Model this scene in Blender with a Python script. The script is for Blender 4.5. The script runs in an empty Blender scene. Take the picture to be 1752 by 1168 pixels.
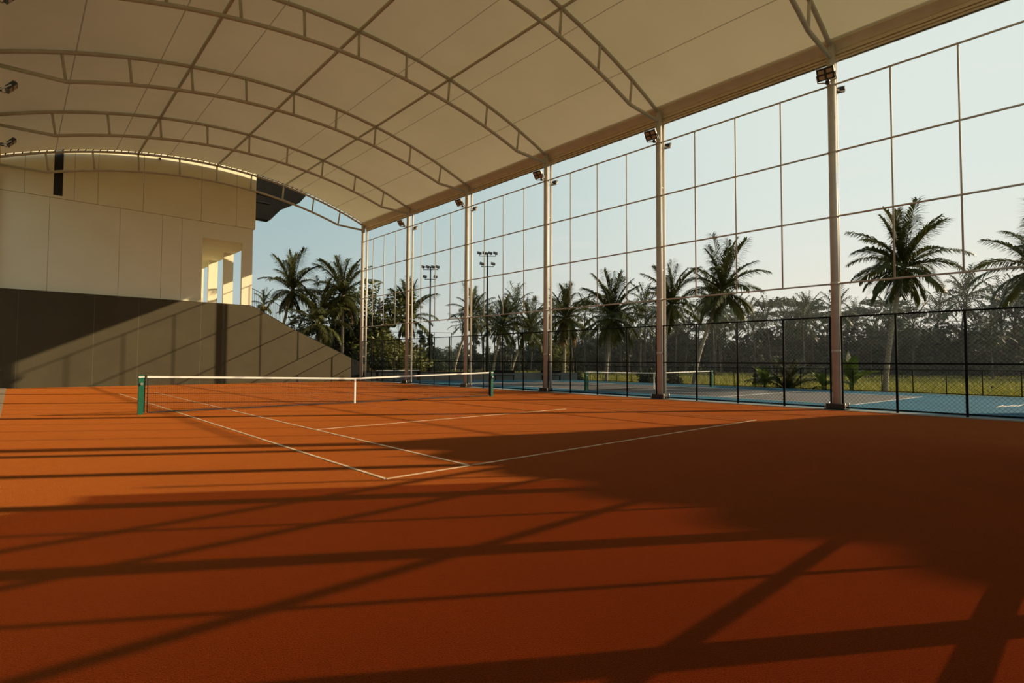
import bpy, math, random
import numpy as np
from mathutils import Vector, Matrix

C = bpy.context.scene.collection
R = math.radians

# ------------------------------------------------------------------ camera
CAM = (-9.0625, -18.1658, 1.5106)
YAW, PITCH, ROLL, FPX = 0.7428, 0.0374, 0.0047, 930.22
f = Vector((math.sin(YAW) * math.cos(PITCH), math.cos(YAW) * math.cos(PITCH), math.sin(PITCH)))
r0 = Vector((math.cos(YAW), -math.sin(YAW), 0))
u0 = r0.cross(f)
rr = math.cos(ROLL) * r0 + math.sin(ROLL) * u0
uu = -math.sin(ROLL) * r0 + math.cos(ROLL) * u0
cd = bpy.data.cameras.new('camera')
cd.sensor_width = 36
cd.lens = 36 * FPX / 1752
cd.clip_end = 3000
cd.clip_start = 0.05
cam = bpy.data.objects.new('camera', cd)
C.objects.link(cam)
M = Matrix((rr, uu, -f)).transposed().to_4x4()
M.translation = Vector(CAM)
cam.matrix_world = M
bpy.context.scene.camera = cam

# ------------------------------------------------------------------ sky
SUN_EL = 23.3
LDIR = Vector((-0.8395 * math.cos(R(SUN_EL)), 0.5433 * math.cos(R(SUN_EL)), -math.sin(R(SUN_EL))))
w = bpy.data.worlds.new('sky')
bpy.context.scene.world = w
w.use_nodes = True
nt = w.node_tree
nt.nodes.clear()


def N(t, typ, **kw):
    n = t.nodes.new(typ)
    for k, v in kw.items():
        setattr(n, k, v)
    return n


def mixrgb(t, fac, a, b, blend='MIX'):
    n = N(t, 'ShaderNodeMix', data_type='RGBA', blend_type=blend)
    for sock, v in ((n.inputs[0], fac), (n.inputs[6], a), (n.inputs[7], b)):
        if hasattr(v, 'is_linked'):
            t.links.new(v, sock)
        elif isinstance(v, (tuple, list)):
            sock.default_value = (*v[:3], 1)
        else:
            sock.default_value = v
    return n.outputs[2]


def math_n(t, op, a, b=None, c=None, clamp=False):
    n = N(t, 'ShaderNodeMath', operation=op, use_clamp=clamp)
    for i, v in enumerate((a, b, c)):
        if v is None:
            continue
        if hasattr(v, 'is_linked'):
            t.links.new(v, n.inputs[i])
        else:
            n.inputs[i].default_value = v
    return n.outputs[0]


def maprange(t, v, a, b, c=0.0, d=1.0, smooth=True):
    n = N(t, 'ShaderNodeMapRange', interpolation_type='SMOOTHSTEP' if smooth else 'LINEAR')
    t.links.new(v, n.inputs[0])
    for i, x in enumerate((a, b, c, d)):
        n.inputs[i + 1].default_value = x
    return n.outputs[0]


tc = N(nt, 'ShaderNodeTexCoord')
sx = N(nt, 'ShaderNodeSeparateXYZ')
nt.links.new(tc.outputs['Generated'], sx.inputs[0])
ln = math_n(nt, 'SQRT', math_n(nt, 'ADD', math_n(nt, 'MULTIPLY', sx.outputs[0], sx.outputs[0]),
                               math_n(nt, 'ADD', math_n(nt, 'MULTIPLY', sx.outputs[1], sx.outputs[1]), 1e-4)))
az = math_n(nt, 'DIVIDE', math_n(nt, 'ADD', math_n(nt, 'MULTIPLY', sx.outputs[0], 0.842),
                                 math_n(nt, 'MULTIPLY', sx.outputs[1], -0.539)), ln)
a = maprange(nt, az, -0.35, 0.75)
hor = mixrgb(nt, a, (0.49, 0.56, 0.53), (0.84, 0.795, 0.685))
mid = mixrgb(nt, a, (0.365, 0.50, 0.51), (0.725, 0.80, 0.745))
zen = (0.10, 0.165, 0.20)
e1 = maprange(nt, sx.outputs[2], 0.0, 0.30)
e2 = maprange(nt, sx.outputs[2], 0.42, 0.95)
skyc = mixrgb(nt, e2, mixrgb(nt, e1, hor, mid), zen)
# the half of the sky away from the sun is deeper
skyc = mixrgb(nt, maprange(nt, az, -0.42, -0.85, 0.0, 0.5), skyc, (0.0, 0.0, 0.0))
# thin high wisps of cloud
nz = N(nt, 'ShaderNodeTexNoise')
mp = N(nt, 'ShaderNodeMapping')
mp.inputs['Scale'].default_value = (3, 3, 14)
nt.links.new(tc.outputs['Generated'], mp.inputs[0])
nt.links.new(mp.outputs[0], nz.inputs['Vector'])
nz.inputs['Scale'].default_value = 2.2
nz.inputs['Detail'].default_value = 5
skyc = mixrgb(nt, maprange(nt, nz.outputs[0], 0.56, 0.78, 0, 0.22), skyc, (0.84, 0.80, 0.73))
bg = N(nt, 'ShaderNodeBackground')
bg.inputs[1].default_value = 1.0
nt.links.new(skyc, bg.inputs[0])
nt.links.new(bg.outputs[0], N(nt, 'ShaderNodeOutputWorld').inputs[0])

# ------------------------------------------------------------------ sun
sl = bpy.data.lights.new('sun', 'SUN')
sl.energy = 6.6
sl.color = (1.0, 0.79, 0.52)
sl.angle = R(0.5)
so = bpy.data.objects.new('sun', sl)
so.rotation_euler = LDIR.to_track_quat('-Z', 'Y').to_euler()
so.location = (60, -40, 40)
C.objects.link(so)

vs = bpy.context.scene.view_settings
vs.view_transform = 'Standard'
vs.look = 'None'
vs.exposure = 0.0
vs.gamma = 1.0
vs.use_curve_mapping = False


# ------------------------------------------------------------------ materials
def mat(name, col, rough=0.6, var=None, scale=6.0, detail=4.0, bump=0.0, bscale=60.0, metal=0.0, stretch=(1, 1, 1), spec=0.4, transl=0.0):
    m = bpy.data.materials.new(name)
    m.use_nodes = True
    t = m.node_tree
    b = t.nodes['Principled BSDF']
    b.inputs['Base Color'].default_value = (*col, 1)
    b.inputs['Roughness'].default_value = rough
    b.inputs['Metallic'].default_value = metal
    b.inputs['Specular IOR Level'].default_value = spec
    tcn = N(t, 'ShaderNodeTexCoord')
    mpn = N(t, 'ShaderNodeMapping')
    mpn.inputs['Scale'].default_value = stretch
    t.links.new(tcn.outputs['Object'], mpn.inputs[0])
    m['vec'] = 1
    if var is not None:
        n = N(t, 'ShaderNodeTexNoise')
        n.inputs['Scale'].default_value = scale
        n.inputs['Detail'].default_value = detail
        t.links.new(mpn.outputs[0], n.inputs['Vector'])
        t.links.new(mixrgb(t, maprange(t, n.outputs[0], 0.32, 0.68), col, var), b.inputs['Base Color'])
    if bump:
        n2 = N(t, 'ShaderNodeTexNoise')
        n2.inputs['Scale'].default_value = bscale
        n2.inputs['Detail'].default_value = 3
        t.links.new(mpn.outputs[0], n2.inputs['Vector'])
        bp = N(t, 'ShaderNodeBump')
        bp.inputs['Strength'].default_value = bump
        bp.inputs['Distance'].default_value = 0.02
        t.links.new(n2.outputs[0], bp.inputs['Height'])
        t.links.new(bp.outputs[0], b.inputs['Normal'])
    if transl:
        tr = N(t, 'ShaderNodeBsdfTranslucent')
        src = b.inputs['Base Color']
        if src.is_linked:
            t.links.new(src.links[0].from_socket, tr.inputs[0])
        else:
            tr.inputs[0].default_value = (*col, 1)
        mx = N(t, 'ShaderNodeMixShader')
        mx.inputs[0].default_value = transl
        t.links.new(b.outputs[0], mx.inputs[1])
        t.links.new(tr.outputs[0], mx.inputs[2])
        t.links.new(mx.outputs[0], t.nodes['Material Output'].inputs[0])
    return m


def base_socket(m):
    return m.node_tree.nodes['Principled BSDF'].inputs['Base Color']


def joints(m, axis, positions, width, col):
    """thin panel joints at given coordinates along an axis"""
    t = m.node_tree
    s = N(t, 'ShaderNodeSeparateXYZ')
    tcn = [n for n in t.nodes if n.type == 'TEX_COORD'][0]
    t.links.new(tcn.outputs['Object'], s.inputs[0])
    tot = None
    for p_ in positions:
        d = math_n(t, 'COMPARE', s.outputs[axis], p_, width / 2)
        tot = d if tot is None else math_n(t, 'MAXIMUM', tot, d)
    b = base_socket(m)
    src = b.links[0].from_socket if b.is_linked else tuple(b.default_value)[:3]
    t.links.new(mixrgb(t, tot, src, col), b)


def clay_material():
    m = mat('clay_turf', (0.208, 0.0285, 0.0037), 0.95, (0.160, 0.0215, 0.0031), 0.9, 6, bump=0.55, bscale=130, spec=0.03)
    t = m.node_tree
    b = t.nodes['Principled BSDF']
    tcn = [n for n in t.nodes if n.type == 'TEX_COORD'][0]
    n = N(t, 'ShaderNodeTexNoise')
    n.inputs['Scale'].default_value = 95
    n.inputs['Detail'].default_value = 6
    t.links.new(tcn.outputs['Object'], n.inputs['Vector'])
    src = b.inputs['Base Color'].links[0].from_socket
    t.links.new(mixrgb(t, maprange(t, n.outputs[0], 0.35, 0.66), src, (0.10, 0.0110, 0.0020)), b.inputs['Base Color'])
    # short fibres: a sheen at grazing view, as carpets of turf have
    b.inputs['Sheen Weight'].default_value = 0.43
    b.inputs['Sheen Roughness'].default_value = 0.45
    b.inputs['Sheen Tint'].default_value = (1.0, 0.315, 0.052, 1)
    return m


def roof_material():
    m = bpy.data.materials.new('roof_membrane')
    m.use_nodes = True
    t = m.node_tree
    t.nodes.clear()
    tcn = N(t, 'ShaderNodeTexCoord')
    s = N(t, 'ShaderNodeSeparateXYZ')
    t.links.new(tcn.outputs['Object'], s.inputs[0])
    md = math_n(t, 'PINGPONG', math_n(t, 'SUBTRACT', s.outputs[0], 0.4), 1.34)
    lane = math_n(t, 'LESS_THAN', math_n(t, 'SUBTRACT', 1.34, md), 0.018)
    # (welded seams between 2.68 m wide strips)
    md0 = math_n(t, 'LESS_THAN', math_n(t, 'ABSOLUTE', math_n(t, 'SUBTRACT', math_n(t, 'PINGPONG', math_n(t, 'SUBTRACT', s.outputs[0], 0.4), 1.34), 0.0)), 0.02)
    n = N(t, 'ShaderNodeTexNoise')
    n.inputs['Scale'].default_value = 0.35
    n.inputs['Detail'].default_value = 5
    t.links.new(tcn.outputs['Object'], n.inputs['Vector'])
    c = mixrgb(t, maprange(t, n.outputs[0], 0.3, 0.7), (0.83, 0.80, 0.68), (0.88, 0.85, 0.73))
    c = mixrgb(t, md0, c, (0.47, 0.43, 0.36))
    d = N(t, 'ShaderNodeBsdfDiffuse')
    tr = N(t, 'ShaderNodeBsdfTranslucent')
    t.links.new(c, d.inputs[0])
    t.links.new(mixrgb(t, 1.0, c, (1.0, 0.93, 0.70), 'MULTIPLY'), tr.inputs[0])
    mx = N(t, 'ShaderNodeMixShader')
    mx.inputs[0].default_value = 0.118
    t.links.new(d.outputs[0], mx.inputs[1])
    t.links.new(tr.outputs[0], mx.inputs[2])
    t.links.new(mx.outputs[0], N(t, 'ShaderNodeOutputMaterial').inputs[0])
    return m


def windscreen_material():
    """open weave screen cloth: lets part of the light through"""
    m = bpy.data.materials.new('screen_cloth')
    m.use_nodes = True
    t = m.node_tree
    t.nodes.clear()
    d = N(t, 'ShaderNodeBsdfDiffuse')
    d.inputs[0].default_value = (0.30, 0.08, 0.04, 1)
    tp = N(t, 'ShaderNodeBsdfTransparent')
    tp.inputs[0].default_value = (0.50, 0.26, 0.20, 1)
    mx = N(t, 'ShaderNodeMixShader')
    mx.inputs[0].default_value = 0.66
    t.links.new(d.outputs[0], mx.inputs[1])
    t.links.new(tp.outputs[0], mx.inputs[2])
    t.links.new(mx.outputs[0], N(t, 'ShaderNodeOutputMaterial').inputs[0])
    return m


CLAY = clay_material()
ROOF = roof_material()
SCREEN = windscreen_material()
STEEL = mat('white_painted_steel', (0.56, 0.51, 0.43), 0.45, (0.51, 0.46, 0.385), 3)
PIPE = mat('white_downpipe', (0.66, 0.61, 0.53), 0.4)
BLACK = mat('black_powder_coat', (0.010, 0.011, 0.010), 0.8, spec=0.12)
BLOCK = mat('dark_base_block', (0.030, 0.024, 0.020), 0.7, (0.05, 0.04, 0.03), 20)
BOLT = mat('zinc_bolt', (0.55, 0.52, 0.47), 0.4, metal=0.8)
GREEN = mat('green_post_paint', (0.012, 0.12, 0.06), 0.4)
NETTING = mat('black_netting', (0.02, 0.02, 0.02), 0.8)
WHITE = mat('white_band', (0.82, 0.79, 0.72), 0.6)
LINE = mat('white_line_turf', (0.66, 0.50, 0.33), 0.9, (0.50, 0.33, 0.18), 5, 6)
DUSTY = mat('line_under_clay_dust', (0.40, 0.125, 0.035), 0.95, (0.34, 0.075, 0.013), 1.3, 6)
BLUE = mat('blue_acrylic', (0.022, 0.122, 0.195), 0.8, (0.018, 0.105, 0.17), 0.8, 5, spec=0.15)
GREY = mat('grey_acrylic', (0.112, 0.103, 0.095), 0.75, (0.092, 0.086, 0.08), 0.8, 5)
CONC = mat('pale_concrete', (0.30, 0.22, 0.13), 0.85, (0.24, 0.17, 0.10), 2.5, 6, bump=0.2)
KERB = mat('kerb_concrete', (0.30, 0.28, 0.24), 0.85, (0.24, 0.22, 0.19), 3, 6)
LOWWALL = mat('grey_render', (0.20, 0.19, 0.165), 0.85, (0.16, 0.15, 0.13), 1.5, 5)
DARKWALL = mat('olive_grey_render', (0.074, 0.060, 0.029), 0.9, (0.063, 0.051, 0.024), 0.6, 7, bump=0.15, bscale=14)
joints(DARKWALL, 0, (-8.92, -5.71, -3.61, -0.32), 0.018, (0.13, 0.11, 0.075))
WALLU = mat('cream_cladding_upper', (0.87, 0.79, 0.55), 0.7, (0.83, 0.75, 0.52), 0.7, 4)
joints(WALLU, 0, (-8.85, -6.76, -5.70, -3.5, -0.38, 1.71), 0.02, (0.30, 0.25, 0.19))
joints(WALLU, 2, (11.95,), 0.002, (0.30, 0.25, 0.19))
WALLL = mat('cream_cladding_lower', (0.87, 0.80, 0.58), 0.7, (0.84, 0.77, 0.55), 0.7, 4)
joints(WALLL, 0, (-7.79, -4.61, -2.48, -1.42), 0.02, (0.33, 0.28, 0.21))
WINDOW = mat('black_slot_glass', (0.010, 0.009, 0.009), 0.5)
CHAR = mat('charcoal_roof', (0.0065, 0.0065, 0.0058), 0.9, (0.008, 0.008, 0.007), 2, spec=0.1)
GUTTER = mat('cream_valance', (0.72, 0.59, 0.41), 0.6, (0.66, 0.54, 0.37), 2)
LAMP = mat('lamp_body', (0.055, 0.055, 0.050), 0.45, metal=0.3)
LENS = mat('lamp_lens', (0.50, 0.36, 0.25), 0.3)
TRUNK = mat('palm_bark', (0.40, 0.35, 0.27), 0.9, (0.27, 0.23, 0.17), 2, 6, stretch=(1, 1, 12), bump=0.3, bscale=8)
TRUNKD = mat('grey_bark', (0.20, 0.17, 0.13), 0.9, (0.13, 0.11, 0.08), 3, 6, stretch=(1, 1, 6))
DARKBARK = mat('dark_palm_bark', (0.11, 0.10, 0.08), 0.9, (0.07, 0.065, 0.05), 2, 5)
FROND = mat('palm_leaf', (0.115, 0.122, 0.036), 0.45, (0.066, 0.080, 0.025), 1.2, 4, transl=0.22)
FROND2 = mat('dry_palm_leaf', (0.26, 0.17, 0.06), 0.7, (0.18, 0.11, 0.04), 1.2, 4, transl=0.15)
FRONDF = mat('far_palm_leaf', (0.088, 0.110, 0.052), 0.6, (0.060, 0.080, 0.041), 0.6, 4, transl=0.15)
NUT = mat('coconut', (0.30, 0.19, 0.06), 0.6)
LEAFA = mat('leaf_olive', (0.15, 0.155, 0.040), 0.6, (0.09, 0.105, 0.028), 0.8, 4, transl=0.2)
LEAFB = mat('leaf_deep', (0.056, 0.078, 0.040), 0.65, (0.038, 0.058, 0.031), 0.5, 4, transl=0.12)
LEAFC = mat('leaf_grey_green', (0.080, 0.104, 0.056), 0.65, (0.057, 0.080, 0.042), 0.5, 4, transl=0.12)
BANANA = mat('banana_leaf', (0.17, 0.24, 0.055), 0.45, (0.12, 0.18, 0.04), 2, 3, transl=0.25)
PALEB = mat('pale_dry_banana_leaf', (0.72, 0.62, 0.42), 0.6, (0.55, 0.46, 0.28), 3, 3, transl=0.15)
PADDY = mat('rice_paddy', (0.25, 0.23, 0.05), 0.95, (0.19, 0.19, 0.042), 0.12, 8, stretch=(1, 1, 1), bump=0.6, bscale=3)
PADDYB = mat('rice_blades', (0.36, 0.34, 0.085), 0.8, (0.28, 0.28, 0.065), 0.25, 5, transl=0.25)
SOIL = mat('dark_bank', (0.075, 0.085, 0.03), 0.95, (0.11, 0.11, 0.035), 0.6, 5)


# ------------------------------------------------------------------ mesh builder
class MB:
    def __init__(s):
        s.v, s.f, s.sm = [], [], []

    def add(s, vs_, fs, smooth=False):
        o = len(s.v)
        s.v.extend([tuple(p_) for p_ in vs_])
        s.f.extend([tuple(i + o for i in q) for q in fs])
        s.sm.extend([smooth] * len(fs))
        return s

    def box(s, x0, x1, y0, y1, z0, z1):
        v = [(x, y, z) for z in (z0, z1) for y in (y0, y1) for x in (x0, x1)]
        return s.add(v, [(0, 2, 3, 1), (4, 5, 7, 6), (0, 1, 5, 4), (2, 6, 7, 3), (0, 4, 6, 2), (1, 3, 7, 5)])

    def tube(s, pts, rad, n=8, caps=True, smooth=True):
        pts = [Vector(p_) for p_ in pts]
        k = len(pts)
        rads = rad if isinstance(rad, (list, tuple)) else [rad] * k
        v = []
        ref = None
        for i in range(k):
            d = (pts[min(i + 1, k - 1)] - pts[max(i - 1, 0)]).normalized()
            if ref is None:
                ref = Vector((0, 0, 1)) if abs(d.z) < 0.95 else Vector((1, 0, 0))
            a_ = d.cross(ref).normalized()
            b_ = a_.cross(d).normalized()
            ref = b_
            for j in range(n):
                t_ = 2 * math.pi * (j + 0.5) / n
                v.append(pts[i] + rads[i] * (math.cos(t_) * a_ + math.sin(t_) * b_))
        fs = [(i * n + j, i * n + (j + 1) % n, (i + 1) * n + (j + 1) % n, (i + 1) * n + j) for i in range(k - 1) for j in range(n)]
        s.add(v, fs, smooth)
        if caps:
            o = len(s.v) - len(v)
            s.f.append(tuple(o + j for j in range(n)))
            s.f.append(tuple(o + (k - 1) * n + j for j in reversed(range(n))))
            s.sm += [False, False]
        return s

    def prism(s, poly, axis, a_, b_):
        """polygon in the two other axes, swept along axis from a to b"""
        k = len(poly)

        def mk(p_, t_):
            q = list(p_)
            q.insert(axis, t_)
            return tuple(q)
        v = [mk(p_, a_) for p_ in poly] + [mk(p_, b_) for p_ in poly]
        fs = [tuple(range(k)), tuple(reversed(range(k, 2 * k)))]
        fs += [(i, i + k, (i + 1) % k + k, (i + 1) % k) for i in range(k)]
        return s.add(v, fs)

    def mesh(s, name, m):
        me = bpy.data.meshes.new(name)
        me.from_pydata(s.v, [], s.f)
        me.polygons.foreach_set('use_smooth', s.sm)
        me.materials.append(m)
        me.update()
        if len(s.f) < 20000:
            import bmesh
            bm = bmesh.new()
            bm.from_mesh(me)
            bmesh.ops.recalc_face_normals(bm, faces=bm.faces)
            bm.to_mesh(me)
            bm.free()
        return me

    def build(s, name, m, parent=None, label=None):
        return link(name, s.mesh(name, m), parent, label)


def link(name, me, parent=None, label=None):
    o = bpy.data.objects.new(name, me)
    C.objects.link(o)
    if parent is not None:
        o.parent = parent
    if label:
        o['label'] = label
    return o


def thing(name, label, cat, loc=(0, 0, 0), rz=0.0, group=None):
    o = bpy.data.objects.new(name, None)
    o.empty_display_size = 0.2
    C.objects.link(o)
    o.location = loc
    o.rotation_euler = (0, 0, rz)
    return tag(o, label, cat, group)


def tag(o, label, cat, group=None):
    o['label'] = label
    o['category'] = cat
    if group:
        o['group'] = group
    return o


def struct(name, mb, m, label=None):
    o = mb.build(name, m)
    o['kind'] = 'structure'
    return o


def copy_tree(o, parent=None):
    c = o.copy()
    C.objects.link(c)
    c.parent = parent
    for ch in list(o.children):
        copy_tree(ch, c)
    return c


# ------------------------------------------------------------------ dimensions
X0, Y0, S = 10.7715, -12.241, 6.572           # right column row, first visible column, bay
XC, HS, RT = 0.4, 10.37, 26.4                 # arch centre, half span, radius
XL = XC - HS
YK = lambda k: Y0 + S * k
TOPZ, BOTZ = 14.18, 13.12


def ztop(x):
    return TOPZ - RT + math.sqrt(RT * RT - (x - XC) ** 2)


def zbot(x):
    return BOTZ - 25.8 + math.sqrt(25.8 ** 2 - (x - XC) ** 2)


YEND, YBEG = 20.9, -18.5

# ------------------------------------------------------------------ ground, court
struct('ground', MB().add([(-900, -900, -0.40), (2500, -900, -0.40), (2500, 2500, -0.40), (-900, 2500, -0.40)], [(0, 1, 2, 3)]), PADDY)
struct('floor', MB().box(-9.25, 10.45, -30, 20.53, -0.3, 0), CLAY)
struct('trim_1', MB().box(10.45, 11.05, -34, 22.0, -0.3, 0.02), KERB)
struct('trim_2', MB().box(-14, -9.25, -30, 20.53, -0.3, 0.015), CONC)
struct('floor_blue_court', MB().add([(11.05, -40, -0.0), (24.75, -40, 0), (24.85, -15.6, 0), (26.1, 11.95, 0), (14.2, 20.1, 0), (11.05, 21.5, 0),
                                      (11.05, -40, -0.3), (24.75, -40, -0.3), (24.85, -15.6, -0.3), (26.1, 11.95, -0.3), (14.2, 20.1, -0.3), (11.05, 21.5, -0.3)],
                                     [(0, 1, 2, 3, 4, 5), (11, 10, 9, 8, 7, 6)] + [(i, (i + 1) % 6, (i + 1) % 6 + 6, i + 6) for i in range(6)]), BLUE)


def flat_line(mb, p_, q, wd, z0=0.0, z1=0.006):
    p_, q = Vector((*p_, 0)), Vector((*q, 0))
    d = (q - p_).normalized()
    n_ = Vector((-d.y, d.x, 0)) * wd / 2
    c = [p_ - n_, q - n_, q + n_, p_ + n_]
    mb.add([(v.x, v.y, z0) for v in c] + [(v.x, v.y, z1) for v in c],
           [(3, 2, 1, 0), (4, 5, 6, 7), (0, 1, 5, 4), (1, 2, 6, 5), (2, 3, 7, 6), (3, 0, 4, 7)])


BL, SV = 11.885, 6.40
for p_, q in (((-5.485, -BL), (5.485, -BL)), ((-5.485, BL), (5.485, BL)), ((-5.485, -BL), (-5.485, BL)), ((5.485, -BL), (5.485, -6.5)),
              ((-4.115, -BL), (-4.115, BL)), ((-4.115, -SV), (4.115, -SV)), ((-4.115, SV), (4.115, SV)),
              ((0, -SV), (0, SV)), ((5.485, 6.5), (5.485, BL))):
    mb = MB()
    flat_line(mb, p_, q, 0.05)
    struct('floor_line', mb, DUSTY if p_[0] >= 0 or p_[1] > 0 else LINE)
# blue court paint
mb = MB()
mb.add([(13.75, -11.95, 0.004), (21.5, -12.45, 0.004), (22.4, 11.3, 0.004), (14.2, 12.0, 0.004)], [(0, 1, 2, 3)])
struct('floor_grey_court', mb, GREY)
BLN = mat('white_court_paint', (0.72, 0.70, 0.66), 0.7)
for p_, q in (((13.75, -11.93), (21.6, -12.5)), ((13.75, -11.93), (14.15, 11.9)), ((21.6, -12.5), (22.5, 11.2)), ((13.95, -6.6), (21.9, -7.2)),
              ((14.1, 5.9), (22.2, 5.4)), ((17.9, -6.9), (18.2, 5.6)), ((14.2, 11.9), (22.5, 11.2))):
    mb = MB()
    flat_line(mb, p_, q, 0.06, 0.004, 0.010)
    struct('floor_line', mb, BLN)
# worn white lettering painted on the blue floor
for i in range(5):
    mb = MB()
    yy = -15.58 - 0.11 * i
    flat_line(mb, (16.3 + 0.28 * i, yy), (17.7 + 0.28 * i - (0.5 if i in (1, 3) else 0), yy - 0.06), 0.05, 0.004, 0.010)
    struct('floor_lettering', mb, BLN)

# ------------------------------------------------------------------ back wall with stair slope, and building
prof = [(-9.82, 0), (9.89, 0), (9.89, 1.74), (7.82, 2.68), (5.26, 3.84), (3.49, 4.79), (3.10, 5.02), (2.70, 5.175), (2.26, 5.222), (-9.82, 5.222)]
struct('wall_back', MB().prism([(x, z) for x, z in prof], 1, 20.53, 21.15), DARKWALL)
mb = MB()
struct('shade_panel_1', MB().prism([(9.9, 0), (11.45, 0), (11.45, 1.42), (9.9, 1.95)], 1, 21.9, 22.0), BLACK)  # near-black panel stands in for the deep shade of the recess
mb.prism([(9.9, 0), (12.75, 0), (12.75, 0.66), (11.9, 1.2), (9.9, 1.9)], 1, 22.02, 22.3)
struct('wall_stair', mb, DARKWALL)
steps = MB()
for i in range(18):
    x1 = 9.85 - i * 0.4
    steps.box(x1 - 0.4, x1, 21.15, 22.9, 0, 1.6 + i * 0.196)
struct('floor_stairs', steps, CONC)

bld = thing('building', 'cream clad two storey building above the dark back wall with an open pillared corner', 'building', (0, 21, 0))


def bpart(name, mb, m, label=None):
    mb.v = [(x, y - 21, z) for x, y, z in mb.v]
    return mb.build(name, m, bld, label)


up = MB()
zt = 15.2
for x0_, x1_, z0_, z1_ in ((-14, -7.66, 10.48, zt), (-7.26, 2.93, 10.48, zt), (-7.66, -7.26, 13.9, zt), (-7.66, -7.26, 10.48, 10.62)):
    up.box(x0_, x1_, 20.92, 21.2, z0_, z1_)
up.box(2.65, 2.93, 21.2, 36, 10.48, zt)
bpart('upper_wall', up, WALLU)
bpart('window', MB().box(-7.66, -7.26, 21.0, 21.1, 10.62, 13.9), WINDOW, 'narrow black vertical window slot')
lo = MB()
lo.box(-14, -0.25, 20.95, 21.2, 5.27, 10.465)
lo.box(-0.25, 2.15, 20.95, 21.2, 9.42, 10.465)
bpart('lower_wall', lo, WALLL)
bpart('side_wall', MB().box(-0.5, -0.25, 21.2, 36, 5.27, 9.42), WALLL)
bpart('balcony_floor', MB().box(-0.25, 2.8, 21.15, 36, 5.0, 5.27), CONC)
bpart('soffit', MB().box(-0.25, 2.85, 21.2, 36, 9.42, 10.48), WALLL)
for yf, d_ in ((20.95, 0.25), (25.3, 0.25), (29.5, 0.25), (33.8, 0.25)):
    bpart('pillar', MB().box(2.15, 2.8, yf, yf + d_, 5.27, 10.465 if yf < 21 else 9.42), WALLL)
bpart('roof_slab', MB().box(-14, 2.93, 21.2, 36, zt - 0.3, zt), WALLU)
ov = MB()
ov.prism([(2.93, 15.4), (3.9, 15.35), (7.78, 14.75), (7.11, 13.85), (6.85, 13.72), (2.93, 14.0)], 1, 24.0, 24.6)
bpart('roof_overhang', ov, CHAR, 'charcoal angular roof edge')
ov = MB()
ov.prism([(2.93, 14.4), (6.85, 13.75), (5.78, 13.1), (4.94, 12.09), (2.93, 12.09)], 1, 24.1, 24.9)
bpart('roof_overhang', ov, CHAR, 'lower charcoal roof edge')
bpart('roof_bracket', MB().box(2.93, 4.9, 24.02, 24.12, 13.28, 13.36), BLACK)
bpart('wall_lamp', MB().tube([(-2.72, 20.93, 13.9), (-2.72, 20.78, 13.88)], 0.06, 8), BLACK)

# stair handrail: a row of thin black balusters
rail = thing('stair_railing', 'black stair railing of thin balusters climbing behind the dark sloping wall', 'railing', (2.9, 21.25, 5.2))
rpts = [(2.92, 6.46), (3.3, 6.3), (5.65, 4.86), (8.28, 3.5), (10.7, 2.25)]


def rz_(x):
    for (xa, za), (xb, zb) in zip(rpts, rpts[1:]):
        if x <= xb:
            return za + (zb - za) * (x - xa) / (xb - xa)
    return rpts[-1][1]


def base_z(x):
    pr_ = [(2.4, 5.27), (2.85, 5.22), (3.25, 5.06), (3.65, 4.83), (5.44, 3.87), (8.03, 2.69), (10.13, 1.74), (11, 1.3)]
    for (xa, za), (xb, zb) in zip(pr_, pr_[1:]):
        if x <= xb:
            return za + (zb - za) * (x - xa) / (xb - xa)
    return 1.3


MB().tube([(x - 2.9, 0, z - 5.2) for x, z in rpts], 0.022, 6).build('handrail', BLACK, rail)
MB().tube([(x - 2.9, 0, base_z(x) + 0.08 - 5.2) for x in (2.92, 3.65, 5.44, 8.03, 10.7)], 0.018, 6).build('bottom_rail', BLACK, rail)
for i in range(57):
    x = 2.94 + i * 0.138
    MB().tube([(x - 2.9, 0, base_z(x) - 0.25 - 5.2), (x - 2.9, 0, rz_(x) - 5.2)], 0.012, 5).build('baluster', BLACK, rail)

# ------------------------------------------------------------------ roof
NSEG = 48
xs = [XL + 0.05 + (2 * HS - 0.1) * i / NSEG for i in range(NSEG + 1)]
ys = [-18.95 + (20.52 + 18.95) * j / 24 for j in range(25)]
v, fc = [], []
for th in (0.085, 0.105):
    for y in ys:
        for x in xs:
            v.append((x, y, ztop(x) + th))
nx, ny = len(xs), len(ys)
for L_ in range(2):
    o_ = L_ * nx * ny
    for j in range(ny - 1):
        for i in range(nx - 1):
            q = (o_ + j * nx + i, o_ + j * nx + i + 1, o_ + (j + 1) * nx + i + 1, o_ + (j + 1) * nx + i)
            fc.append(q if L_ else q[::-1])
mb = MB()
mb.add(v[:nx * ny], [q[::-1] for q in fc[:(nx - 1) * (ny - 1)]], True)
struct('ceiling', mb, ROOF)

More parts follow.
